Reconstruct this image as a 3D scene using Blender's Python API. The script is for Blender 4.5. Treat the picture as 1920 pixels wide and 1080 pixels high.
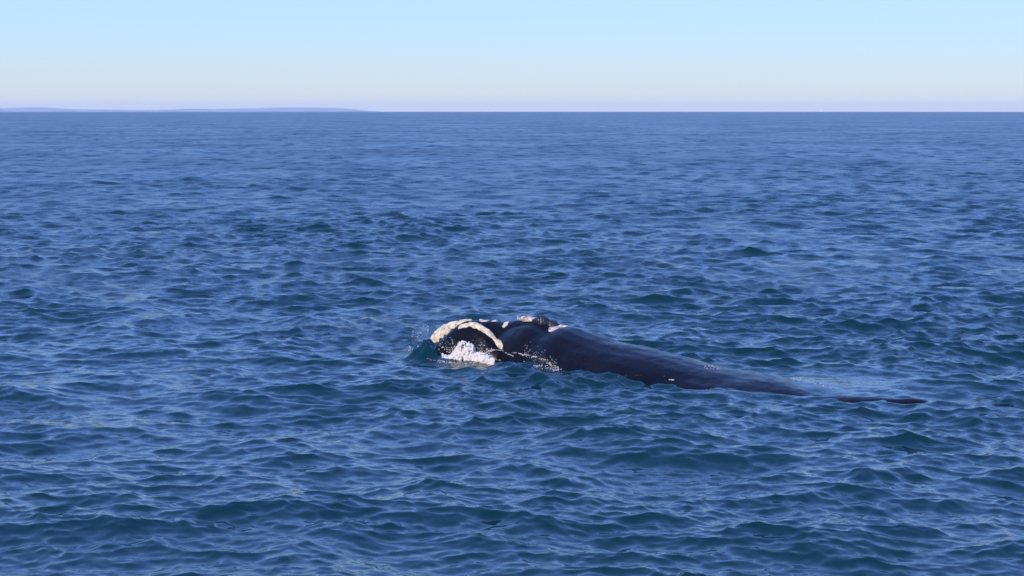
import bpy, bmesh, math, random
import numpy as np
from mathutils import Vector, noise
from mathutils.bvhtree import BVHTree

for o in list(bpy.data.objects):
    bpy.data.objects.remove(o)
sc = bpy.context.scene
col = sc.collection
R_EARTH = 6.371e6
CAM_H = 5.7
FOC = 3200.0                      # focal length in pixels of the 1920 wide photograph
DIP = math.sqrt(2 * CAM_H / R_EARTH)
PITCH = math.atan(330.5 / FOC) + DIP

# ------------------------------------------------------------------ camera
cam = bpy.data.cameras.new('camera')
cam.sensor_width = 36.0
cam.lens = FOC / 1920 * 36.0
cam.clip_start = 0.5
cam.clip_end = 80000.0
cam.dof.use_dof = True
cam.dof.focus_distance = 38.0
cam.dof.aperture_fstop = 11
camo = bpy.data.objects.new('camera', cam)
col.objects.link(camo)
camo.location = (0, 0, CAM_H)
camo.rotation_euler = (math.pi / 2 - PITCH, 0, 0)
sc.camera = camo

# ------------------------------------------------------------------ sky and sun
SUN_EL = math.radians(27)
SUN_AZ = math.radians(208)        # clockwise from +Y: behind the camera, to its left
sundir = Vector((math.sin(SUN_AZ) * math.cos(SUN_EL), math.cos(SUN_AZ) * math.cos(SUN_EL), math.sin(SUN_EL)))
w = bpy.data.worlds.new('World')
sc.world = w
w.use_nodes = True
nt = w.node_tree
nt.nodes.clear()
sky = nt.nodes.new('ShaderNodeTexSky')
sky.sky_type = 'NISHITA'
sky.sun_disc = False
sky.sun_elevation = SUN_EL
sky.sun_rotation = SUN_AZ
sky.altitude = 0
sky.air_density = 1.0
sky.dust_density = 0.0
sky.ozone_density = 2.5
tint = nt.nodes.new('ShaderNodeMix'); tint.data_type = 'RGBA'; tint.blend_type = 'MULTIPLY'
tint.inputs[0].default_value = 1.0
tint.inputs[7].default_value = (1.62, 1.92, 2.90, 1)      # the camera's cool white balance
bg = nt.nodes.new('ShaderNodeBackground')
bg.inputs[1].default_value = 0.15
wo = nt.nodes.new('ShaderNodeOutputWorld')
# a photograph holds less contrast than the model sky: compress its brightness, keep its hue
bw = nt.nodes.new('ShaderNodeRGBToBW'); nt.links.new(sky.outputs[0], bw.inputs[0])
pw = nt.nodes.new('ShaderNodeMath'); pw.operation = 'POWER'; pw.inputs[1].default_value = -0.80
nt.links.new(bw.outputs[0], pw.inputs[0])
cs = nt.nodes.new('ShaderNodeVectorMath'); cs.operation = 'SCALE'
nt.links.new(sky.outputs[0], cs.inputs[0]); nt.links.new(pw.outputs[0], cs.inputs['Scale'])
nt.links.new(cs.outputs[0], tint.inputs[6])
nt.links.new(tint.outputs[2], bg.inputs[0])
nt.links.new(bg.outputs[0], wo.inputs[0])

sun = bpy.data.lights.new('sun', 'SUN')
sun.energy = 2.1
sun.angle = math.radians(0.53)
sun.color = (1.0, 0.86, 0.76)
suno = bpy.data.objects.new('sun', sun)
col.objects.link(suno)
suno.rotation_euler = sundir.to_track_quat('Z', 'Y').to_euler()
suno.location = (-40, -40, 40)

sc.view_settings.view_transform = 'Standard'
sc.view_settings.look = 'None'
sc.view_settings.exposure = 0.8
sc.view_settings.gamma = 1.0
sc.view_settings.use_curve_mapping = False

# ------------------------------------------------------------------ helpers
def tag(o, label=None, cat=None, group=None, kind=None):
    for k, v in (('label', label), ('category', cat), ('group', group), ('kind', kind)):
        if v:
            o[k] = v
    return o

def link(name, me, mat=None, parent=None, smooth=True):
    o = bpy.data.objects.new(name, me)
    col.objects.link(o)
    if mat:
        me.materials.clear()
        me.materials.append(mat)
    if parent:
        o.parent = parent
        o.matrix_parent_inverse = parent.matrix_world.inverted()
    if smooth:
        me.polygons.foreach_set('use_smooth', np.ones(len(me.polygons), bool))
    return o

def empty(name, loc, rz=0.0):
    o = bpy.data.objects.new(name, None)
    col.objects.link(o)
    o.location = loc
    o.rotation_euler = (0, 0, rz)
    o.empty_display_size = 0.5
    bpy.context.view_layer.update()
    return o

def new_mat(name):
    m = bpy.data.materials.new(name)
    m.use_nodes = True
    t = m.node_tree
    t.nodes.clear()
    out = t.nodes.new('ShaderNodeOutputMaterial')
    b = t.nodes.new('ShaderNodeBsdfPrincipled')
    t.links.new(b.outputs[0], out.inputs[0])
    return m, t, b

def nd(t, typ, **kw):
    n = t.nodes.new(typ)
    for k, v in kw.items():
        setattr(n, k, v)
    return n

cp, sp = math.cos(PITCH), math.sin(PITCH)
def ray(px, py):
    """direction of a photograph pixel, scaled to 1 along +Y"""
    a = (px - 960) / FOC
    b = (540 - py) / FOC
    d = Vector((a, cp + b * sp, -sp + b * cp))
    return d / d.y
def at(px, py, Y):
    return Vector((0, 0, CAM_H)) + ray(px, py) * Y
def ground(px, py):
    d = ray(px, py)
    return Vector((0, 0, CAM_H)) + d * (CAM_H / -d.z)
def smooth01(x):
    x = np.clip(x, 0, 1)
    return x * x * (3 - 2 * x)

# whale axis on the water plane: x -> y
AX0, AY0, ASL = 2.0, 38.1, -0.69
al = math.hypot(1, ASL)
U = Vector((1 / al, ASL / al, 0))
N = Vector((ASL / al, -1 / al, 0))           # towards the camera side
def axis_pt(px, off=0.0):
    """point of the line 'axis shifted by off towards the camera' that is seen in pixel column px"""
    k = (px - 960) / FOC / cp                # x = k*y approximately (small pitch error)
    # line: (AX0 + off*N.x + s*U.x, AY0 + off*N.y + s*U.y)
    x0, y0 = AX0 + off * N.x, AY0 + off * N.y
    s = (k * y0 - x0) / (U.x - k * U.y)
    return x0 + s * U.x, y0 + s * U.y, s

# ------------------------------------------------------------------ sea surface
G = 9.81
def ocean_fields(size, n, lam_lo, lam_hi, seed, hs_scale, wind_deg, lam_peak, chop, spread):
    rng = np.random.default_rng(seed)
    kx = np.fft.fftfreq(n, size / n) * 2 * np.pi
    ky = np.fft.rfftfreq(n, size / n) * 2 * np.pi
    KX, KY = np.meshgrid(kx, ky, indexing='ij')
    K = np.hypot(KX, KY)
    K[0, 0] = 1e-6
    lam = 2 * np.pi / K
    kp = 2 * np.pi / lam_peak
    S = np.exp(-0.9 * (kp / K) ** 2) / K ** 4
    th = np.arctan2(KY, KX) - math.radians(wind_deg)
    c = np.abs(np.cos(th))
    D = (1 - spread) * c ** 4 + spread
    win = smooth01((np.log2(lam_hi) - np.log2(lam)) / 0.5 + 0.5) * smooth01((np.log2(lam) - np.log2(lam_lo)) / 0.5 + 0.5)
    A = np.sqrt(S * D * win) * (2 * np.pi / size)
    ph = rng.normal(size=K.shape) + 1j * rng.normal(size=K.shape)
    H = A * ph * hs_scale
    H[0, 0] = 0
    f = n * n
    h = np.fft.irfft2(H, s=(n, n)) * f
    dx = np.fft.irfft2(1j * KX / K * H, s=(n, n)) * f * chop
    dy = np.fft.irfft2(1j * KY / K * H, s=(n, n)) * f * chop
    sx = np.std(np.gradient(h, size / n, axis=0)); sy = np.std(np.gradient(h, size / n, axis=1))
    return np.stack([h, dx, dy], -1).astype(np.float32), float(math.hypot(sx, sy))

def sample(field, size, x, y, rot):
    n = field.shape[0]
    c, s = math.cos(rot), math.sin(rot)
    u = (x * c + y * s) / size * n
    v = (-x * s + y * c) / size * n
    iu = np.floor(u).astype(np.int64); iv = np.floor(v).astype(np.int64)
    fu = (u - iu)[:, None].astype(np.float32); fv = (v - iv)[:, None].astype(np.float32)
    a = field[iu % n, iv % n]; b = field[(iu + 1) % n, iv % n]
    cc = field[iu % n, (iv + 1) % n]; d = field[(iu + 1) % n, (iv + 1) % n]
    r = (a * (1 - fu) + b * fu) * (1 - fv) + (cc * (1 - fu) + d * fu) * fv
    out = np.empty_like(r)
    out[:, 0] = r[:, 0]
    out[:, 1] = r[:, 1] * c - r[:, 2] * s
    out[:, 2] = r[:, 1] * s + r[:, 2] * c
    return out

# size, n, lam_lo, lam_hi, seed, rotation of the tile (degrees)
BANDS = [
    (52.0, 2048, 0.16, 0.32, 11, 7), (52.0, 2048, 0.32, 0.65, 12, -14),
    (88.0, 1024, 0.65, 1.3, 13, 23), (88.0, 1024, 1.3, 2.6, 14, -31),
    (230.0, 1024, 2.6, 5.2, 15, 11), (230.0, 1024, 5.2, 11.0, 16, -19),
    (900.0, 1024, 11.0, 30.0, 17, 5),
]
LAM_PEAK = 3.6
WIND = 80.0
SLOPE = {0.16: .120, 0.32: .150, 0.65: .145, 1.3: .120, 2.6: .078, 5.2: .048, 11.0: .018}   # rms slope of each band

# local shapes of the water: (px, py on the water, radius along x, radius along y, height, turn)
LOCAL = [
    (798, 668, 0.24, 0.34, 0.34, 0), (775, 668, 0.42, 0.4, 0.17, 0),      # water pushed up by the head
    (965, 700, 0.65, 0.40, 0.15, -20), (1005, 714, 0.5, 0.35, 0.06, -25),   # smooth swell beside the lip
    (720, 735, 0.7, 0.25, 0.09, -6), (825, 735, 0.7, 0.24, 0.10, 6),
    (1120, 716, 0.8, 0.5, -0.10, -25), (1230, 722, 0.9, 0.5, -0.05, -25), (1400, 748, 0.9, 0.4, -0.05, -25),
    (1165, 822, 1.05, 0.28, 0.10, 0),
]

def build_sea():
    # rows: dense from 16 m outwards, columns dense in front
    th0, th1 = math.atan(CAM_H / 17.5), math.atan(CAM_H / 2500.0)
    nr = 2000
    e = np.linspace(17.0 ** -0.25, 2600.0 ** -0.25, nr)
    rr = e ** -4.0
    near = np.geomspace(1.0, 17.0, 26)[:-1]
    far = np.geomspace(rr[-1], 32000.0, 46)[1:]
    r = np.concatenate([near, rr, far])
    half = math.radians(23)
    dense = np.linspace(-half, half, 560)
    coarse = np.linspace(half, 2 * math.pi - half, 74)[1:-1]
    ang = np.concatenate([dense, coarse])
    nrow, ncol = len(r), len(ang)
    dr = np.gradient(r)
    Rr, An = np.meshgrid(r, ang, indexing='ij')
    DR, _ = np.meshgrid(dr, ang, indexing='ij')
    lat = Rr * np.concatenate([np.full(560, dense[1] - dense[0]), np.full(len(coarse), coarse[1] - coarse[0])])[None, :]
    sp_ = np.maximum(np.maximum(DR, lat), 0.02).ravel()
    x = (Rr * np.sin(An)).ravel(); y = (Rr * np.cos(An)).ravel()
    disp = np.zeros((len(x), 3), np.float32)
    missing = np.full(len(x), 0.075 ** 2)         # capillary ripples finer than any band
    # calm water close to the whale
    sA = (x - AX0) * U.x + (y - AY0) * U.y
    oA = (x - AX0) * N.x + (y - AY0) * N.y
    inlen = smooth01((sA + 5.2) / 0.8) * smooth01((9.5 - sA) / 2.0)
    calm = 1 - 0.45 * inlen * smooth01((1.7 - np.abs(oA)) / 0.8)
    calm *= 1 - 0.5 * smooth01((sA - 2.8) / 1.0) * smooth01((6.2 - sA) / 1.5) * smooth01((2.4 - np.abs(oA - 0.5)) / 1.2)
    # slick behind the back where the tail just passed
    g1 = ground(1580, 712)
    sl = np.exp(-(((x - g1.x) / 2.2) ** 2 + ((y - g1.y) / 1.6) ** 2))
    calm = calm * (1 - 0.55 * sl)
    calm_small = calm * (1 - 0.45 * sl)
    # gusts: patches of stronger and weaker small chop, 5 to 40 m across
    gr = np.random.default_rng(3)
    kk = np.fft.fftfreq(512, 400 / 512)[:, None]; kl = np.fft.rfftfreq(512, 400 / 512)[None, :]
    kr = np.hypot(kk, kl) + 1e-9
    gs = (gr.normal(size=kr.shape) + 1j * gr.normal(size=kr.shape)) * kr ** -1.3 * np.exp(-(kr / 0.16) ** 2) * (kr > 1 / 90)
    gf = np.fft.irfft2(gs, s=(512, 512)); gf = gf / gf.std()
    gust = 1 + 0.24 * np.clip(sample(np.stack([gf] * 3, -1).astype(np.float32), 400.0, x, y, 0.3)[:, 0], -2.2, 2.2)
    turn = [-14, 10, -8, 14, -12, 20, -30]
    for bi, (size, n, lo, hi, seed, rot) in enumerate(BANDS):
        target = SLOPE[lo]
        WS = 0.72 if lo < 2 else 0.80
        size, lo, hi = size * WS, lo * WS, hi * WS
        f, slope = ocean_fields(size, n, lo, hi, seed, 1.0, WIND - rot + turn[bi], LAM_PEAK * WS,
                                1.3 if lo > 0.4 else 1.1, (0.30 if lo > 2 else 0.16) if lo > 0.8 else 0.26)
        f = f * (target / slope); slope = target
        wgt = smooth01((lo / sp_ - 1.15) / 1.9)
        idx = np.nonzero(wgt > 0.001)[0]
        d = sample(f, size, x[idx], y[idx], math.radians(rot))
        cf = calm_small * gust if lo < 1.6 else calm
        # gusts: patches with more or less chop
        disp[idx] += d * (wgt[idx] * cf[idx])[:, None]
        missing += (1 - wgt ** 2) * slope ** 2
        print('band', lo, 'slope', round(slope, 3), 'std h', round(float(f[..., 0].std()), 4))
    for px, py, ax, ay, hgt, turn in LOCAL:
        g = ground(px, py)
        a = math.radians(turn)
        ex = (x - g.x) * math.cos(a) + (y - g.y) * math.sin(a)
        ey = -(x - g.x) * math.sin(a) + (y - g.y) * math.cos(a)
        disp[:, 2] += 0
        # steeper on the camera side, gentle behind
        ey2 = np.where(ey < 0, ey / (ay * 0.7), ey / (ay * 1.3))
        near_ = np.nonzero((np.abs(ex) < 3 * ax) & (np.abs(ey) < 4 * ay))[0]
        rough = np.ones(len(x))
        for q in near_:
            rough[q] += 0.55 * noise.fractal(Vector((x[q] * 2.6, y[q] * 3.2, 0)), 0.8, 2.0, 3) + 0.22 * noise.noise(Vector((x[q] * 9, y[q] * 8, 5)))
        disp[:, 0] += (rough * hgt * np.exp(-(ex / ax) ** 2 - ey2 ** 2)).astype(np.float32)
    co = np.empty((len(x), 3), np.float32)
    co[:, 0] = x + disp[:, 1]
    co[:, 1] = y + disp[:, 2]
    co[:, 2] = disp[:, 0] - (x * x + y * y) / (2 * R_EARTH)
    # faces
    i = np.arange(nrow - 1)[:, None] * ncol
    j = np.arange(ncol)[None, :]
    j2 = (j + 1) % ncol
    q = np.stack([i + j, i + j2, i + ncol + j2, i + ncol + j], -1).reshape(-1, 4)[:, ::-1]
    co = np.concatenate([co, np.array([[0, 0, 0]], np.float32)])
    missing = np.concatenate([missing, [0.0]])
    tri = np.stack([np.full(ncol, len(co) - 1), np.arange(ncol), (np.arange(ncol) + 1) % ncol], -1)[:, ::-1]
    me = bpy.data.meshes.new('sea')
    me.vertices.add(len(co)); me.vertices.foreach_set('co', co.ravel())
    nl = q.size + tri.size
    me.loops.add(nl)
    me.loops.foreach_set('vertex_index', np.concatenate([q.ravel(), tri.ravel()]).astype(np.int32))
    me.polygons.add(len(q) + len(tri))
    ls = np.concatenate([np.arange(len(q)) * 4, len(q) * 4 + np.arange(len(tri)) * 3]).astype(np.int32)
    me.polygons.foreach_set('loop_start', ls)
    me.update(calc_edges=True)
    at_ = me.attributes.new('fine_slope', 'FLOAT', 'POINT')
    at_.data.foreach_set('value', np.sqrt(missing).astype(np.float32))
    # make sure the normals point up
    if me.polygons[len(q) // 3].normal.z < 0:
        me.flip_normals()
    return me

def sea_material():
    m, t, b = new_mat('sea_water')
    tc = nd(t, 'ShaderNodeTexCoord')
    at_ = nd(t, 'ShaderNodeAttribute', attribute_name='fine_slope')
    # large patches of gust and slick
    mp = nd(t, 'ShaderNodeMapping'); mp.inputs['Scale'].default_value = (0.03, 0.03, 0)
    t.links.new(tc.outputs['Object'], mp.inputs[0])
    n1 = nd(t, 'ShaderNodeTexNoise'); n1.inputs['Scale'].default_value = 1.0; n1.inputs['Detail'].default_value = 4
    t.links.new(mp.outputs[0], n1.inputs[0])
    gust = nd(t, 'ShaderNodeMapRange'); gust.inputs[1].default_value = 0.3; gust.inputs[2].default_value = 0.7
    gust.inputs[3].default_value = 0.82; gust.inputs[4].default_value = 1.18
    t.links.new(n1.outputs[0], gust.inputs[0])
    s1 = nd(t, 'ShaderNodeMath', operation='MULTIPLY')
    t.links.new(at_.outputs['Fac'], s1.inputs[0]); t.links.new(gust.outputs[0], s1.inputs[1])
    # roughness = sqrt(1.414 * slope * 0.7)
    s2 = nd(t, 'ShaderNodeMath', operation='MULTIPLY'); s2.inputs[1].default_value = 1.15
    t.links.new(s1.outputs[0], s2.inputs[0])
    s3 = nd(t, 'ShaderNodeMath', operation='MAXIMUM'); s3.inputs[1].default_value = 0.05
    t.links.new(s2.outputs[0], s3.inputs[0])
    t.links.new(s3.outputs[0], b.inputs['Roughness'])
    # fine ripples as slope noise on the real normal
    n2 = nd(t, 'ShaderNodeTexNoise'); n2.inputs['Scale'].default_value = 6.0; n2.inputs['Detail'].default_value = 4
    n2.inputs['Roughness'].default_value = 0.75
    t.links.new(tc.outputs['Object'], n2.inputs[0])
    sub = nd(t, 'ShaderNodeVectorMath', operation='SUBTRACT'); sub.inputs[1].default_value = (0.5, 0.5, 0.5)
    t.links.new(n2.outputs['Color'], sub.inputs[0])
    scl = nd(t, 'ShaderNodeVectorMath', operation='MULTIPLY'); scl.inputs[1].default_value = (1, 1, 0)
    t.links.new(sub.outputs[0], scl.inputs[0])
    amp = nd(t, 'ShaderNodeMath', operation='MULTIPLY'); amp.inputs[1].default_value = 3.0
    t.links.new(s1.outputs[0], amp.inputs[0])
    # wave faces too far off to be built one by one: long crests, short from front to back
    mp3 = nd(t, 'ShaderNodeMapping'); mp3.inputs['Scale'].default_value = (0.42, 0.26, 0)
    t.links.new(tc.outputs['Object'], mp3.inputs[0])
    n3 = nd(t, 'ShaderNodeTexNoise'); n3.inputs['Scale'].default_value = 1.0; n3.inputs['Detail'].default_value = 3
    t.links.new(mp3.outputs[0], n3.inputs[0])
    sub3 = nd(t, 'ShaderNodeVectorMath', operation='SUBTRACT'); sub3.inputs[1].default_value = (0.5, 0.5, 0.5)
    t.links.new(n3.outputs['Color'], sub3.inputs[0])
    scl3 = nd(t, 'ShaderNodeVectorMath', operation='MULTIPLY'); scl3.inputs[1].default_value = (0.2, 1, 0)
    t.links.new(sub3.outputs[0], scl3.inputs[0])
    far = nd(t, 'ShaderNodeMapRange'); far.inputs[1].default_value = 0.09; far.inputs[2].default_value = 0.17
    far.inputs[4].default_value = 1.0
    t.links.new(at_.outputs['Fac'], far.inputs[0])
    sc3 = nd(t, 'ShaderNodeVectorMath', operation='SCALE')
    t.links.new(scl3.outputs[0], sc3.inputs[0]); t.links.new(far.outputs[0], sc3.inputs['Scale'])
    scl2 = nd(t, 'ShaderNodeVectorMath', operation='SCALE')
    t.links.new(scl.outputs[0], scl2.inputs[0]); t.links.new(amp.outputs[0], scl2.inputs['Scale'])
    geo = nd(t, 'ShaderNodeNewGeometry')
    add = nd(t, 'ShaderNodeVectorMath', operation='ADD')
    add0 = nd(t, 'ShaderNodeVectorMath', operation='ADD')
    t.links.new(geo.outputs['Normal'], add0.inputs[0]); t.links.new(sc3.outputs[0], add0.inputs[1])
    t.links.new(add0.outputs[0], add.inputs[0]); t.links.new(scl2.outputs[0], add.inputs[1])
    nor = nd(t, 'ShaderNodeVectorMath', operation='NORMALIZE')
    t.links.new(add.outputs[0], nor.inputs[0])
    t.links.new(nor.outputs[0], b.inputs['Normal'])
    b.inputs['Base Color'].default_value = (0.001, 0.021, 0.024, 1)
    b.inputs['IOR'].default_value = 1.34
    return m

SEA_MAT = sea_material()
sea_me = build_sea()
sea = link('sea', sea_me, SEA_MAT)
tag(sea, kind='structure')
sea_bvh = None

# ------------------------------------------------------------------ far shore
def hills():
    prof = [(-1200, 206), (-700, 203), (-300, 200), (-120, 199.5), (0, 201), (40, 199.2), (80, 199), (110, 200.6), (135, 203), (200, 204), (260, 205), (320, 204.2), (350, 202),
            (400, 202.6), (450, 201.2), (520, 200), (600, 199.8), (640, 201.2), (668, 204), (700, 207.5), (740, 211), (780, 214)]
    pxs = np.array([p[0] for p in prof], float); pys = np.array([p[1] for p in prof], float)
    cols = np.linspace(-1200, 780, 260)
    bm = bmesh.new()
    rows = 14
    grid = []
    for c in cols:
        py = np.interp(c, pxs, pys)
        line = []
        for k in range(rows):
            f = k / (rows - 1)
            D = 16500 + 4200 * f
            ridge = math.sin(math.pi * f) ** 0.8
            top = at(c, py, 15600).z
            top_h = top + 15600 ** 2 / (2 * R_EARTH)
            x = at(c, py, D).x
            nz = noise.fractal(Vector((x / 900, D / 900, 0)), 1.0, 2.0, 5)
            hz = -6 + (top_h + 6) * ridge * (1 + 0.10 * nz)
            line.append(bm.verts.new((x, D, hz - D * D / (2 * R_EARTH))))
        grid.append(line)
    for a in range(len(grid) - 1):
        for k in range(rows - 1):
            bm.faces.new((grid[a][k], grid[a + 1][k], grid[a + 1][k + 1], grid[a][k + 1]))
    me = bpy.data.meshes.new('hills'); bm.to_mesh(me); bm.free()
    m, t, b = new_mat('hazed_scrub_hills')
    tc = nd(t, 'ShaderNodeTexCoord')
    n1 = nd(t, 'ShaderNodeTexNoise'); n1.inputs['Scale'].default_value = 0.004; n1.inputs['Detail'].default_value = 6
    t.links.new(tc.outputs['Object'], n1.inputs[0])
    cr = nd(t, 'ShaderNodeValToRGB')
    cr.color_ramp.elements[0].position = 0.35; cr.color_ramp.elements[0].color = (0.22, 0.25, 0.26, 1)  # scrub tones paled and blued: part of the distance haze is in the colour
    cr.color_ramp.elements[1].position = 0.7; cr.color_ramp.elements[1].color = (0.42, 0.42, 0.40, 1)
    t.links.new(n1.outputs[0], cr.inputs[0]); t.links.new(cr.outputs[0], b.inputs['Base Color'])
    b.inputs['Roughness'].default_value = 0.95
    o = link('hills', me, m)
    tag(o, kind='structure')
hills()

def haze():
    bm = bmesh.new()
    x0, x1, y0, y1, z0, z1 = -33000, 33000, -33000, 33000, -90.0, 112.0
    r = bmesh.ops.create_cube(bm, size=1.0)
    for v in r['verts']:
        v.co = Vector(((x0 + x1) / 2 + v.co.x * (x1 - x0), (y0 + y1) / 2 + v.co.y * (y1 - y0), (z0 + z1) / 2 + v.co.z * (z1 - z0)))
    me = bpy.data.meshes.new('haze'); bm.to_mesh(me); bm.free()
    m = bpy.data.materials.new('haze_air'); m.use_nodes = True
    t = m.node_tree; t.nodes.clear()
    out = nd(t, 'ShaderNodeOutputMaterial'); v = nd(t, 'ShaderNodeVolumePrincipled')
    v.inputs['Density'].default_value = HAZE
    v.inputs['Color'].default_value = (0.92, 0.97, 1.0, 1)
    t.links.new(v.outputs[0], out.inputs['Volume'])
    o = link('haze', me, m, smooth=False)
    tag(o, kind='stuff')
HAZE = 0.30e-4
haze()

def white_paint(name, c=(0.8, 0.8, 0.8), rough=0.4):
    m, t, b = new_mat(name)
    tc = nd(t, 'ShaderNodeTexCoord')
    n1 = nd(t, 'ShaderNodeTexNoise'); n1.inputs['Scale'].default_value = 1.5; n1.inputs['Detail'].default_value = 5
    t.links.new(tc.outputs['Object'], n1.inputs[0])
    mr = nd(t, 'ShaderNodeMix', data_type='RGBA')
    mr.inputs[6].default_value = (c[0] * .85, c[1] * .85, c[2] * .83, 1); mr.inputs[7].default_value = (*c, 1)
    t.links.new(n1.outputs[0], mr.inputs[0]); t.links.new(mr.outputs[2], b.inputs['Base Color'])
    b.inputs['Roughness'].default_value = rough
    return m
WHITE = white_paint('white_paint')
GLASS = white_paint('dark_glass', (0.03, 0.04, 0.05), 0.08)
ROOF = white_paint('pale_roof', (0.5, 0.46, 0.42), 0.8)

def box_bm(bm, c, s):
    r = bmesh.ops.create_cube(bm, size=1.0)
    for v in r['verts']:
        v.co = Vector((c[0] + v.co.x * s[0], c[1] + v.co.y * s[1], c[2] + v.co.z * s[2]))
    return r

def bm_obj(name, bm, mat, parent=None, smooth=False):
    bmesh.ops.recalc_face_normals(bm, faces=bm.faces)
    me = bpy.data.meshes.new(name); bm.to_mesh(me); bm.free()
    return link(name, me, mat, parent, smooth)

# distant motor boat on the horizon
def far_boat():
    D = 6800.0
    p = at(1539, 209.3, D)
    zw = -(p.x ** 2 + D * D) / (2 * R_EARTH)
    root = empty('motor_boat', (p.x, D, zw))
    tag(root, 'tiny white boat far off on the horizon, right of the whale', 'boat')
    L = 13.0
    bm = bmesh.new()
    secs = []
    for i in range(9):
        f = i / 8
        x = -L / 2 + L * f
        wd = 2.0 * (1 - max(0, f - 0.45) ** 2 / 0.3025 * 0.97)
        dk = 1.6 + 0.9 * f * f
        secs.append([bm.verts.new((p.x + x, D + yy, zw + zz)) for yy, zz in
                     ((-wd, dk), (-wd * 0.85, 0.2), (0, -0.6), (wd * 0.85, 0.2), (wd, dk))])
    for a, b in zip(secs[:-1], secs[1:]):
        for k in range(4):
            bm.faces.new((a[k], a[k + 1], b[k + 1], b[k]))
        bm.faces.new((a[4], a[0], b[0], b[4]))
    bm.faces.new(secs[0]); bm.faces.new(secs[-1])
    bm_obj('hull', bm, WHITE, root)
    bm = bmesh.new(); box_bm(bm, (p.x - 0.6, D, zw + 3.2), (6.4, 3.0, 2.6))
    box_bm(bm, (p.x - 1.2, D, zw + 5.2), (3.6, 2.4, 1.4))
    cab = bm_obj('cabin', bm, WHITE, root)
    for k in range(3):
        bm = bmesh.new(); box_bm(bm, (p.x - 2.6 + 2 * k, D - 1.53, zw + 3.5), (1.4, 0.08, 0.9))
        bm_obj('window', bm, GLASS, cab)
    bm = bmesh.new(); box_bm(bm, (p.x - 1.2, D, zw + 7.0), (0.15, 0.15, 2.2))
    bm_obj('mast', bm, WHITE, root)
far_boat()
for o_ in list(bpy.data.objects):
    if o_.name.startswith('motor_boat'):
        o_.scale = (1.9, 1.9, 2.0)

# two pale buildings on the far shore
for px_, wid, lab in ((284, 22, 'pale building on the far shore, left of the pair'), (293, 18, 'pale building on the far shore, right of the pair')):
    D = 16700.0
    p = at(px_, 207.4, D)
    zb = p.z - 9
    root = empty('seaside_building', (p.x, D, zb))
    tag(root, lab, 'building', 'pale buildings on the far shore')
    bm = bmesh.new(); box_bm(bm, (p.x, D, zb + 6), (wid, 20, 9)); bm_obj('wall', bm, ROOF, root)
    bm = bmesh.new(); box_bm(bm, (p.x, D, zb + 11.2), (wid + 2, 22, 1.3)); bm_obj('roof', bm, ROOF, root)

# ------------------------------------------------------------------ whale
def loft(bm, st, off_default=0.0, seg=28):
    """stations: (px, ridge_py, half_width, half_height, offset)"""
    rings = []
    for s_ in st:
        px, py, a, b = s_[:4]
        off = s_[4] if len(s_) > 4 else off_default
        ex = s_[5] if len(s_) > 5 else 2.0
        x, y, _ = axis_pt(px, off)
        top = at(px, py, y).z
        ring = []
        for k in range(seg):
            t = 2 * math.pi * k / seg
            ct, st_ = math.cos(t), math.sin(t)
            u = a * math.copysign(abs(ct) ** (2 / ex), ct)
            v = b * math.copysign(abs(st_) ** (2 / ex), st_)
            ring.append(bm.verts.new((x + N.x * u, y + N.y * u, top - b + v)))
        rings.append(ring)
    for a, b in zip(rings[:-1], rings[1:]):
        for k in range(seg):
            bm.faces.new((a[k], a[(k + 1) % seg], b[(k + 1) % seg], b[k]))
    for ring, flip in ((rings[0], True), (rings[-1], False)):
        c = sum((v.co for v in ring), Vector()) / seg
        cv = bm.verts.new(c)
        for k in range(seg):
            bm.faces.new((ring[(k + 1) % seg], ring[k], cv) if flip else (ring[k], ring[(k + 1) % seg], cv))

def interp_stations(st, step=7):
    st = [tuple(s) + (0.0,) * (5 - len(s)) for s in st]
    xs = np.array([s[0] for s in st], float)
    out = []
    arr = np.array(st, float)
    # Catmull-Rom (monotone-ish) via finite-difference Hermite
    n = max(2, int((xs[-1] - xs[0]) / step))
    q = np.linspace(xs[0], xs[-1], n)
    m = np.gradient(arr, xs, axis=0)
    for xq in q:
        i = min(max(int(np.searchsorted(xs, xq) - 1), 0), len(xs) - 2)
        h = xs[i + 1] - xs[i]; t = (xq - xs[i]) / h
        v = ((2 * t**3 - 3 * t**2 + 1) * arr[i] + (t**3 - 2 * t**2 + t) * h * m[i]
             + (-2 * t**3 + 3 * t**2) * arr[i + 1] + (t**3 - t**2) * h * m[i + 1])
        out.append(tuple(v))
    return out

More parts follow.
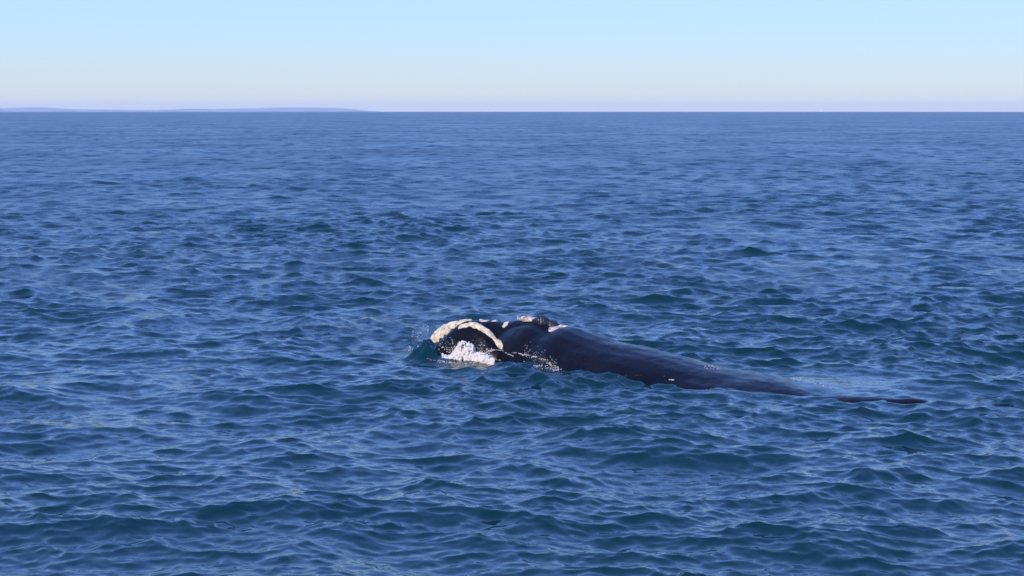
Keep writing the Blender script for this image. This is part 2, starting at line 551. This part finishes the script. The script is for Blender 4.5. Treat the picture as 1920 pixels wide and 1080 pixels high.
def build_whale_body():
    parts = []
    def mk(st, step=7, seg=28):
        bm = bmesh.new()
        loft(bm, interp_stations(st, step), seg=seg)
        parts.append(bm)
    # trunk and back down to the tail stock
    mk([(930, 640, 0.55, 0.55), (960, 616, 0.78, 0.8), (1000, 603, 0.98, 1.0), (1040, 612, 1.14, 1.15), (1070, 613, 1.30, 1.2, 0.08),
        (1100, 624, 1.42, 1.2, 0.12), (1140, 638, 1.52, 1.15, 0.16), (1200, 652, 1.56, 1.12, 0.2), (1260, 667, 1.58, 1.08, 0.22), (1320, 684, 1.60, 1.02, 0.26),
        (1380, 697, 1.66, 0.95, 0.36), (1440, 708, 1.50, 0.72, 0.52), (1485, 723, 1.00, 0.58, 0.70),
        (1525, 737, 0.70, 0.5, 0.85), (1580, 742, 0.60, 0.5, 1.0), (1630, 743.5, 0.50, 0.5, 0.96), (1680, 747, 0.42, 0.5, 0.9), (1730, 748, 0.32, 0.45, 0.8), (1800, 770, 0.22, 0.3, 0.7)])
    # upper jaw arching from the blowholes to the tip
    mk([(803, 676, 0.10, 0.3), (806, 655, 0.24, 0.45), (812, 632, 0.33, 0.6), (825, 615, 0.37, 0.7), (848, 604, 0.39, 0.8), (878, 600, 0.42, 0.9),
        (915, 601, 0.46, 0.95), (955, 602, 0.52, 1.0), (985, 598, 0.56, 1.0), (1015, 600, 0.60, 1.0), (1040, 612, 0.62, 0.9), (1070, 640, 0.5, 0.8)], 5)
    # near lower lip, a high arch
    LO = 0.62
    mk([(797, 690, 0.10, 0.25, LO), (803, 668, 0.22, 0.5, LO), (815, 650, 0.30, 0.7, LO), (835, 629, 0.33, 0.8, LO), (856, 612, 0.34, 0.9, LO), (876, 606, 0.34, 0.95, LO),
        (893, 607, 0.34, 0.95, LO), (912, 619, 0.34, 0.9, LO), (930, 640, 0.33, 0.8, LO), (946, 662, 0.30, 0.6, LO), (960, 690, 0.2, 0.4, LO)], 4)
    # far lower lip, mirrored and hidden behind the jaw
    mk([(812, 682, 0.10, 0.25, -LO), (822, 655, 0.25, 0.6, -LO), (850, 632, 0.33, 0.8, -LO), (885, 616, 0.34, 0.95, -LO),
        (925, 618, 0.34, 0.9, -LO), (960, 640, 0.3, 0.7, -LO), (985, 668, 0.2, 0.4, -LO)], 5)
    # lower jaw below the water joins it all
    mk([(800, 700, 0.35, 0.6), (830, 690, 0.75, 1.1), (880, 672, 0.95, 1.3), (930, 665, 1.05, 1.3), (990, 650, 1.1, 1.3), (1050, 650, 1.1, 1.3)], 8)
    # cheek behind the lip, where the eye sits
    mk([(935, 690, 0.2, 0.3, 0.55), (955, 664, 0.35, 0.6, 0.58), (985, 648, 0.45, 0.9, 0.58), (1030, 645, 0.55, 1.0, 0.55), (1080, 660, 0.5, 0.9, 0.5)], 6)
    big = bmesh.new()
    for bm in parts:
        bmesh.ops.recalc_face_normals(bm, faces=bm.faces)
        me = bpy.data.meshes.new('tmp'); bm.to_mesh(me); bm.free()
        big.from_mesh(me); bpy.data.meshes.remove(me)
    me = bpy.data.meshes.new('tmp'); big.to_mesh(me); big.free()
    o = bpy.data.objects.new('tmp', me); col.objects.link(o)
    md = o.modifiers.new('r', 'REMESH'); md.mode = 'VOXEL'; md.voxel_size = 0.032
    s = o.modifiers.new('s', 'SMOOTH'); s.factor = 0.5; s.iterations = 5
    dg = bpy.context.evaluated_depsgraph_get()
    res = bpy.data.meshes.new_from_object(o.evaluated_get(dg))
    bpy.data.objects.remove(o); bpy.data.meshes.remove(me)
    res.name = 'body'
    # gentle dents and folds of the skin
    n = len(res.vertices)
    co = np.empty(n * 3); res.vertices.foreach_get('co', co); co = co.reshape(-1, 3)
    no = np.empty(n * 3); res.vertices.foreach_get('normal', no); no = no.reshape(-1, 3)
    for i in range(n):
        p = Vector(co[i])
        d = 0.018 * noise.noise(p * 2.2) + 0.006 * noise.noise(p * 7.0)
        co[i] += no[i] * d
    res.vertices.foreach_set('co', co.ravel()); res.update()
    return res

def skin_material():
    m, t, b = new_mat('wet_black_skin')
    tc = nd(t, 'ShaderNodeTexCoord')
    n1 = nd(t, 'ShaderNodeTexNoise'); n1.inputs['Scale'].default_value = 1.8; n1.inputs['Detail'].default_value = 7
    t.links.new(tc.outputs['Object'], n1.inputs[0])
    cr = nd(t, 'ShaderNodeValToRGB')
    cr.color_ramp.elements[0].position = 0.32; cr.color_ramp.elements[0].color = (0.003, 0.003, 0.0055, 1)
    cr.color_ramp.elements[1].position = 0.75; cr.color_ramp.elements[1].color = (0.008, 0.0065, 0.0085, 1)
    t.links.new(n1.outputs[0], cr.inputs[0])
    # small pale scratches and specks
    n3 = nd(t, 'ShaderNodeTexNoise'); n3.inputs['Scale'].default_value = 16; n3.inputs['Detail'].default_value = 3
    t.links.new(tc.outputs['Object'], n3.inputs[0])
    mr3 = nd(t, 'ShaderNodeMapRange'); mr3.inputs[1].default_value = 0.68; mr3.inputs[2].default_value = 0.8
    mr3.inputs[4].default_value = 0.5
    t.links.new(n3.outputs[0], mr3.inputs[0])
    mx = nd(t, 'ShaderNodeMix', data_type='RGBA'); mx.inputs[7].default_value = (0.04, 0.032, 0.035, 1)
    t.links.new(mr3.outputs[0], mx.inputs[0]); t.links.new(cr.outputs[0], mx.inputs[6])
    t.links.new(mx.outputs[2], b.inputs['Base Color'])
    mr = nd(t, 'ShaderNodeMapRange'); mr.inputs[1].default_value = 0.3; mr.inputs[2].default_value = 0.75
    mr.inputs[3].default_value = 0.2; mr.inputs[4].default_value = 0.40
    n2 = nd(t, 'ShaderNodeTexNoise'); n2.inputs['Scale'].default_value = 4; n2.inputs['Detail'].default_value = 6
    t.links.new(tc.outputs['Object'], n2.inputs[0]); t.links.new(n2.outputs[0], mr.inputs[0])
    t.links.new(mr.outputs[0], b.inputs['Roughness'])
    bp = nd(t, 'ShaderNodeBump'); bp.inputs['Strength'].default_value = 0.35; bp.inputs['Distance'].default_value = 0.02
    t.links.new(n2.outputs[0], bp.inputs['Height']); t.links.new(bp.outputs[0], b.inputs['Normal'])
    b.inputs['IOR'].default_value = 1.36
    b.inputs['Specular IOR Level'].default_value = 0.2
    return m

def callosity_material(name, base, dark):
    m, t, b = new_mat(name)
    tc = nd(t, 'ShaderNodeTexCoord')
    n1 = nd(t, 'ShaderNodeTexNoise'); n1.inputs['Scale'].default_value = 9; n1.inputs['Detail'].default_value = 6
    n1.inputs['Roughness'].default_value = 0.65
    t.links.new(tc.outputs['Object'], n1.inputs[0])
    cr = nd(t, 'ShaderNodeValToRGB')
    cr.color_ramp.elements[0].position = 0.36; cr.color_ramp.elements[0].color = (*dark, 1)
    cr.color_ramp.elements[1].position = 0.56; cr.color_ramp.elements[1].color = (*base, 1)
    t.links.new(n1.outputs[0], cr.inputs[0]); t.links.new(cr.outputs[0], b.inputs['Base Color'])
    n2 = nd(t, 'ShaderNodeTexVoronoi'); n2.inputs['Scale'].default_value = 26
    t.links.new(tc.outputs['Object'], n2.inputs[0])
    bp = nd(t, 'ShaderNodeBump'); bp.inputs['Strength'].default_value = 0.8; bp.inputs['Distance'].default_value = 0.015
    t.links.new(n2.outputs[0], bp.inputs['Height']); t.links.new(bp.outputs[0], b.inputs['Normal'])
    b.inputs['Roughness'].default_value = 0.7
    return m

whale = empty('whale', (*axis_pt(1070)[:2], 0))
tag(whale, 'dark southern right whale with cream callosities surfacing in the blue sea', 'whale')
body_me = build_whale_body()
SKIN = skin_material()
body = link('body', body_me, SKIN, whale)
bverts = [v.co.copy() for v in body_me.vertices]
bpolys = [tuple(p.vertices) for p in body_me.polygons]
bvh = BVHTree.FromPolygons(bverts, bpolys)
CREAM = callosity_material('cream_callosity', (0.78, 0.64, 0.38), (0.36, 0.27, 0.17))
PINK = callosity_material('pinkish_callosity', (0.66, 0.54, 0.40), (0.18, 0.11, 0.08))
BROWN = callosity_material('brown_wet_skin', (0.016, 0.010, 0.010), (0.006, 0.005, 0.006))
BROWN.node_tree.nodes['Principled BSDF'].inputs['Roughness'].default_value = 0.35

def hit(px, py):
    o = Vector((0, 0, CAM_H)); d = ray(px, py).normalized()
    h = bvh.ray_cast(o, d)
    if h[0] is not None:
        return h[0], h[1]
    # just past the outline: nearest skin to the ray near the whale
    best = None
    for k in range(60):
        p = o + d * (36 + k * 0.12)
        q = bvh.find_nearest(p)
        if q[0] is not None and (best is None or q[3] < best[2]):
            best = (q[0], q[1], q[3])
    return best[0], best[1]

def callosity(name, pts, mat, lift=0.045, label=None, seed=0, across=15, rag=0.16):
    """pts: (px, py, half width in m) along the middle of the patch, draped over the skin"""
    P = []
    for i in range(len(pts) - 1):
        a, b = pts[i], pts[i + 1]
        n = max(2, int(math.hypot(b[0] - a[0], b[1] - a[1]) / 2.5))
        for k in range(n):
            f = k / n
            P.append(tuple(a[j] * (1 - f) + b[j] * f for j in range(3)))
    P.append(pts[-1])
    C = [hit(p[0], p[1]) for p in P]
    bm = bmesh.new()
    rows = []
    m = len(C)
    for i in range(m):
        p, nn = C[i]
        tg = (C[min(i + 1, m - 1)][0] - C[max(i - 1, 0)][0])
        if tg.length < 1e-6:
            tg = U.copy()
        tg.normalize()
        cr = nn.cross(tg).normalized()
        row = []
        for j in range(across):
            f = j / (across - 1) * 2 - 1
            hw = 1.4 * P[i][2] * (1 + rag * noise.noise(Vector((i * 0.35 + seed, 3.1 * (1 if f > 0 else -1), seed))) * 2
                           + 0.9 * rag * noise.noise(Vector((i * 1.3 + seed, 5.7 * (1 if f > 0 else -1), seed))) * 2)
            endf = min(1.0, min(i, m - 1 - i) / max(1.0, m * 0.06) + 0.25)
            q = p + cr * (f * hw * endf)
            s = bvh.find_nearest(q)
            edge = max(0.0, 1 - abs(f) ** 6) * (1.0 if 0 < i < m - 1 else 0.0)
            lf = 0.75 * lift * edge * (0.8 + 0.9 * noise.noise(s[0] * 9 + Vector((seed, 0, 0))) + 0.9 * noise.noise(s[0] * 26))
            row.append(bm.verts.new(s[0] + s[1] * (lf - 0.012 * (1 - edge))))
        rows.append(row)
    for a, b in zip(rows[:-1], rows[1:]):
        for k in range(across - 1):
            try:
                bm.faces.new((a[k], a[k + 1], b[k + 1], b[k]))
            except ValueError:
                pass
    o = bm_obj(name, bm, mat, whale, True)
    md = o.modifiers.new('sub', 'SUBSURF'); md.levels = 1; md.render_levels = 1
    if label:
        o['label'] = label
    return o

callosity('callosity', [(809, 645, .06), (814, 634, .13), (823, 624, .16), (836, 615, .16), (851, 607, .13), (867, 602, .07), (886, 599.5, .05)], CREAM, .05,
          'broad cream callosity curving over the tip of the upper jaw', 1)
callosity('callosity', [(858, 617, .04), (868, 610, .07), (882, 607, .085), (897, 611, .09), (912, 620, .09), (926, 632, .085), (937, 646, .06), (943, 655, .035)], CREAM, .045,
          'long cream callosity arching along the lower lip', 2)
callosity('callosity', [(897, 600, .04), (905, 600, .08), (914, 600.5, .08), (919, 600, .04)], PINK, .035, 'small pale callosity on the ridge of the upper jaw', 3)
callosity('callosity', [(922, 601, .04), (928, 600.5, .08), (935, 601, .05)], PINK, .035, 'smaller pale callosity behind the ridge patch', 4)
callosity('callosity', [(941, 609, .06), (948, 607.5, .095), (955, 606, .06)], PINK, .035, 'oval pale callosity on the side of the head', 5)
callosity('callosity', [(968, 597, .03), (980, 596, .08), (991, 597, .15), (1001, 597, .14), (1009, 596, .06)], PINK, .09, 'pale lumpy callosity in front of the blowholes', 6)
callosity('callosity', [(1027, 619, .07), (1036, 616.5, .13), (1045, 614, .11), (1055, 612.5, .07), (1066, 612, .03)], PINK, .045, 'pale callosity behind the blowholes', 7)

def blowhole(px, py, w, h, seed):
    p, nn = hit(px, py)
    bm = bmesh.new()
    bmesh.ops.create_uvsphere(bm, u_segments=26, v_segments=16, radius=1.0)
    for v in bm.verts:
        c = v.co
        r = 1 + 0.22 * noise.noise(c * 1.7 + Vector((seed, 0, 0))) + 0.14 * noise.noise(c * 4.2)
        x, y, z = c.x * w * r, c.y * w * 0.72 * r, c.z * h * r
        # the slit runs along the back
        z -= 0.55 * h * math.exp(-(y / (w * 0.13)) ** 2) * (1 if c.z > 0 else 0)
        q = U * x + N * y + Vector((0, 0, z))
        v.co = p + q - Vector((0, 0, 0.3 * h))
    return bm_obj('blowhole', bm, BROWN, whale, True)
blowhole(1015, 602, 0.23, 0.19, 3)
blowhole(1034, 609, 0.20, 0.16, 7)

# ------------------------------------------------------------------ foam and spray
def foam_material():
    m, t, b = new_mat('foam')
    tc = nd(t, 'ShaderNodeTexCoord')
    n1 = nd(t, 'ShaderNodeTexNoise'); n1.inputs['Scale'].default_value = 14; n1.inputs['Detail'].default_value = 5
    t.links.new(tc.outputs['Object'], n1.inputs[0])
    mr = nd(t, 'ShaderNodeMix', data_type='RGBA')
    mr.inputs[6].default_value = (0.50, 0.47, 0.42, 1); mr.inputs[7].default_value = (0.80, 0.72, 0.60, 1)
    t.links.new(n1.outputs[0], mr.inputs[0]); t.links.new(mr.outputs[2], b.inputs['Base Color'])
    b.inputs['Roughness'].default_value = 0.6
    b.inputs['Subsurface Weight'].default_value = 0.3
    b.inputs['Subsurface Radius'].default_value = (0.05, 0.06, 0.08)
    bp = nd(t, 'ShaderNodeBump'); bp.inputs['Strength'].default_value = 0.6; bp.inputs['Distance'].default_value = 0.02
    t.links.new(n1.outputs[0], bp.inputs['Height']); t.links.new(bp.outputs[0], b.inputs['Normal'])
    return m
FOAM = foam_material()

ico = bmesh.new(); bmesh.ops.create_icosphere(ico, subdivisions=1, radius=1.0)
IV = np.array([v.co[:] for v in ico.verts]); IF = np.array([[v.index for v in f.verts] for f in ico.faces]); ico.free()
def blobs(name, pts, voxel=None, smooth_it=1):
    """pts: (x, y, z, r, stretch_z)"""
    n = len(pts)
    V = np.empty((n, len(IV), 3)); F = np.empty((n, len(IF), 3), int)
    rng = np.random.default_rng(5)
    for i, (x, y, z, r, sz) in enumerate(pts):
        q = IV * r * (1 + 0.25 * rng.normal(size=(len(IV), 1)) * 0.6)
        q = q * np.array([1, 1, sz])
        V[i] = q + np.array([x, y, z])
        F[i] = IF + i * len(IV)
    me = bpy.data.meshes.new(name)
    me.from_pydata(V.reshape(-1, 3).tolist(), [], F.reshape(-1, 3).tolist())
    if voxel:
        o = bpy.data.objects.new('tmp', me); col.objects.link(o)
        md = o.modifiers.new('r', 'REMESH'); md.mode = 'VOXEL'; md.voxel_size = voxel
        if smooth_it:
            s = o.modifiers.new('s', 'SMOOTH'); s.factor = 0.4; s.iterations = smooth_it
        dg = bpy.context.evaluated_depsgraph_get()
        res = bpy.data.meshes.new_from_object(o.evaluated_get(dg))
        bpy.data.objects.remove(o)
        me = res
    return me

rng = random.Random(7)
def sea_z(x, y):
    """height of the built sea near a point"""
    h = SEAT.ray_cast(Vector((x, y, 3)), Vector((0, 0, -1)))
    return h[0].z if h[0] is not None else 0.0
# a small search tree of the water round the whale
nv = len(sea_me.vertices)
sco = np.empty(nv * 3, np.float32); sea_me.vertices.foreach_get('co', sco); sco = sco.reshape(-1, 3)
near_mask = (sco[:, 0] > -6) & (sco[:, 0] < 11) & (sco[:, 1] > 30) & (sco[:, 1] < 45)
lv = np.empty(len(sea_me.loops), np.int32); sea_me.loops.foreach_get('vertex_index', lv)
nq = (len(lv) - 3 * 932 if False else 0)
ls = np.empty(len(sea_me.polygons), np.int32); sea_me.polygons.foreach_get('loop_start', ls)
lt = np.empty(len(sea_me.polygons), np.int32); sea_me.polygons.foreach_get('loop_total', lt)
qs = ls[lt == 4]
Q = np.stack([lv[qs], lv[qs + 1], lv[qs + 2], lv[qs + 3]], -1)
Q = Q[near_mask[Q].all(1)]
uq, inv = np.unique(Q, return_inverse=True)
SEAT = BVHTree.FromPolygons([Vector(v) for v in sco[uq].tolist()], inv.reshape(-1, 4).tolist())

# main splash against the lip
pts = []
prof = [(826, 683), (834, 677), (843, 668), (852, 656), (860, 644), (867, 639), (875, 642), (887, 647), (891, 660), (903, 661), (915, 667), (926, 674)]
ppx = [p[0] for p in prof]; ppy = [p[1] for p in prof]
for i in range(2600):
    px = rng.uniform(828, 926)
    x, y, _ = axis_pt(px, 1.02 + rng.uniform(-0.12, 0.30))
    topz = at(px, np.interp(px, ppx, ppy) + rng.uniform(0, 3), y).z
    z0 = sea_z(x, y) - 0.05
    f = rng.random() ** 0.8
    z = z0 + max(0.03, (topz - z0)) * f
    pts.append((x, y, z, rng.uniform(0.012, 0.04) * (1.15 - 0.5 * f), rng.uniform(1.2, 2.8)))
splash = link('splash', blobs('splash', pts, 0.012, 0), FOAM)
tag(splash, 'white foaming splash against the side of the whale head', 'splash', kind='stuff')

# loose drops and foam strings round the head
drops = []
def drop_cloud(n, pxa, pxb, pya, pyb, off, r0, r1, jitter=0.1):
    for _ in range(n):
        f = rng.random()
        px = pxa + (pxb - pxa) * f; py = pya + (pyb - pya) * f + rng.gauss(0, jitter)
        h = hit(px, py) if off is None else None
        if h:
            p = h[0] + h[1] * rng.uniform(0.0, 0.05)
        else:
            x, y, _s = axis_pt(px, off + rng.uniform(-.15, .15))
            p = at(px, py, y)
            if p.z < sea_z(x, y):
                p.z = sea_z(x, y) + 0.01
        r = rng.uniform(r0, r1)
        drops.append((p.x, p.y, p.z, r, rng.uniform(.7, 1.6)))
drop_cloud(260, 822, 925, 652, 662, 1.1, .003, .012, 8)
drop_cloud(250, 835, 905, 648, 656, 1.1, .0015, .006, 7)
drop_cloud(150, 985, 1045, 658, 686, None, .002, .008, 8)
drop_cloud(60, 772, 806, 634, 612, -0.2, .003, .010, 5)
drop_cloud(60, 765, 800, 652, 662, 0.5, .004, .012, 5)
drop_cloud(40, 1320, 1362, 690, 694, None, .003, .008, 2)
spray = link('spray_drops', blobs('spray_drops', drops), FOAM)
tag(spray, 'loose white water drops flung round the whale head', 'spray', kind='stuff')

# thin broken foam line where the water runs along the cheek
fl = []
def foam_line(path, n, r0, r1, wid, gap=0.35):
    seglen = [math.hypot(path[i + 1][0] - path[i][0], path[i + 1][1] - path[i][1]) for i in range(len(path) - 1)]
    for _ in range(n):
        i = rng.choices(range(len(seglen)), seglen)[0]
        f = rng.random()
        px = path[i][0] + (path[i + 1][0] - path[i][0]) * f
        py = path[i][1] + (path[i + 1][1] - path[i][1]) * f
        if noise.noise(Vector((px * 0.13, py * 0.13, 2))) < -gap:
            continue
        g = ground(px, py)
        d = ray(px, py)
        # first of skin or water along the ray
        o = Vector((0, 0, CAM_H))
        a = SEAT.ray_cast(o, d); b = bvh.ray_cast(o, d)
        cand = [h[0] for h in (a, b) if h[0] is not None]
        p = min(cand, key=lambda q: (q - o).length) if cand else g
        p = p + Vector((rng.gauss(0, wid), rng.gauss(0, wid), 0.004))
        fl.append((p.x, p.y, p.z, rng.uniform(r0, r1), rng.uniform(.35, .7)))
foam_line([(905, 664), (925, 656), (942, 657), (952, 663), (962, 668)], 170, .006, .018, .03, 0.15)
foam_line([(966, 661), (985, 665), (1005, 669), (1022, 674), (1034, 682), (1044, 690)], 420, .003, .017, .06, 0.0)
foam_line([(1000, 684), (1022, 690), (1046, 694)], 170, .004, .018, .09, 0.1)
foam_line([(1050, 701), (1080, 700), (1105, 705), (1130, 708), (1160, 706), (1210, 703), (1245, 706)], 45, .004, .009, .02, 0.0)
foam_line([(1250, 712), (1266, 713)], 20, .010, .022, .02)
foam_line([(806, 672), (835, 679), (880, 682), (930, 674)], 420, .003, .014, .10, 0.1)
foam_line([(1478, 708), (1500, 713), (1520, 717), (1545, 724), (1580, 731)], 160, .004, .012, .05, 0.0)
foam_line([(1330, 730), (1365, 736), (1400, 741), (1440, 741)], 30, .004, .009, .06, 0.0)
foam = link('foam_line', blobs('foam_line', fl), FOAM)
tag(foam, 'thin broken line of foam along the waterline of the whale', 'foam', kind='stuff')
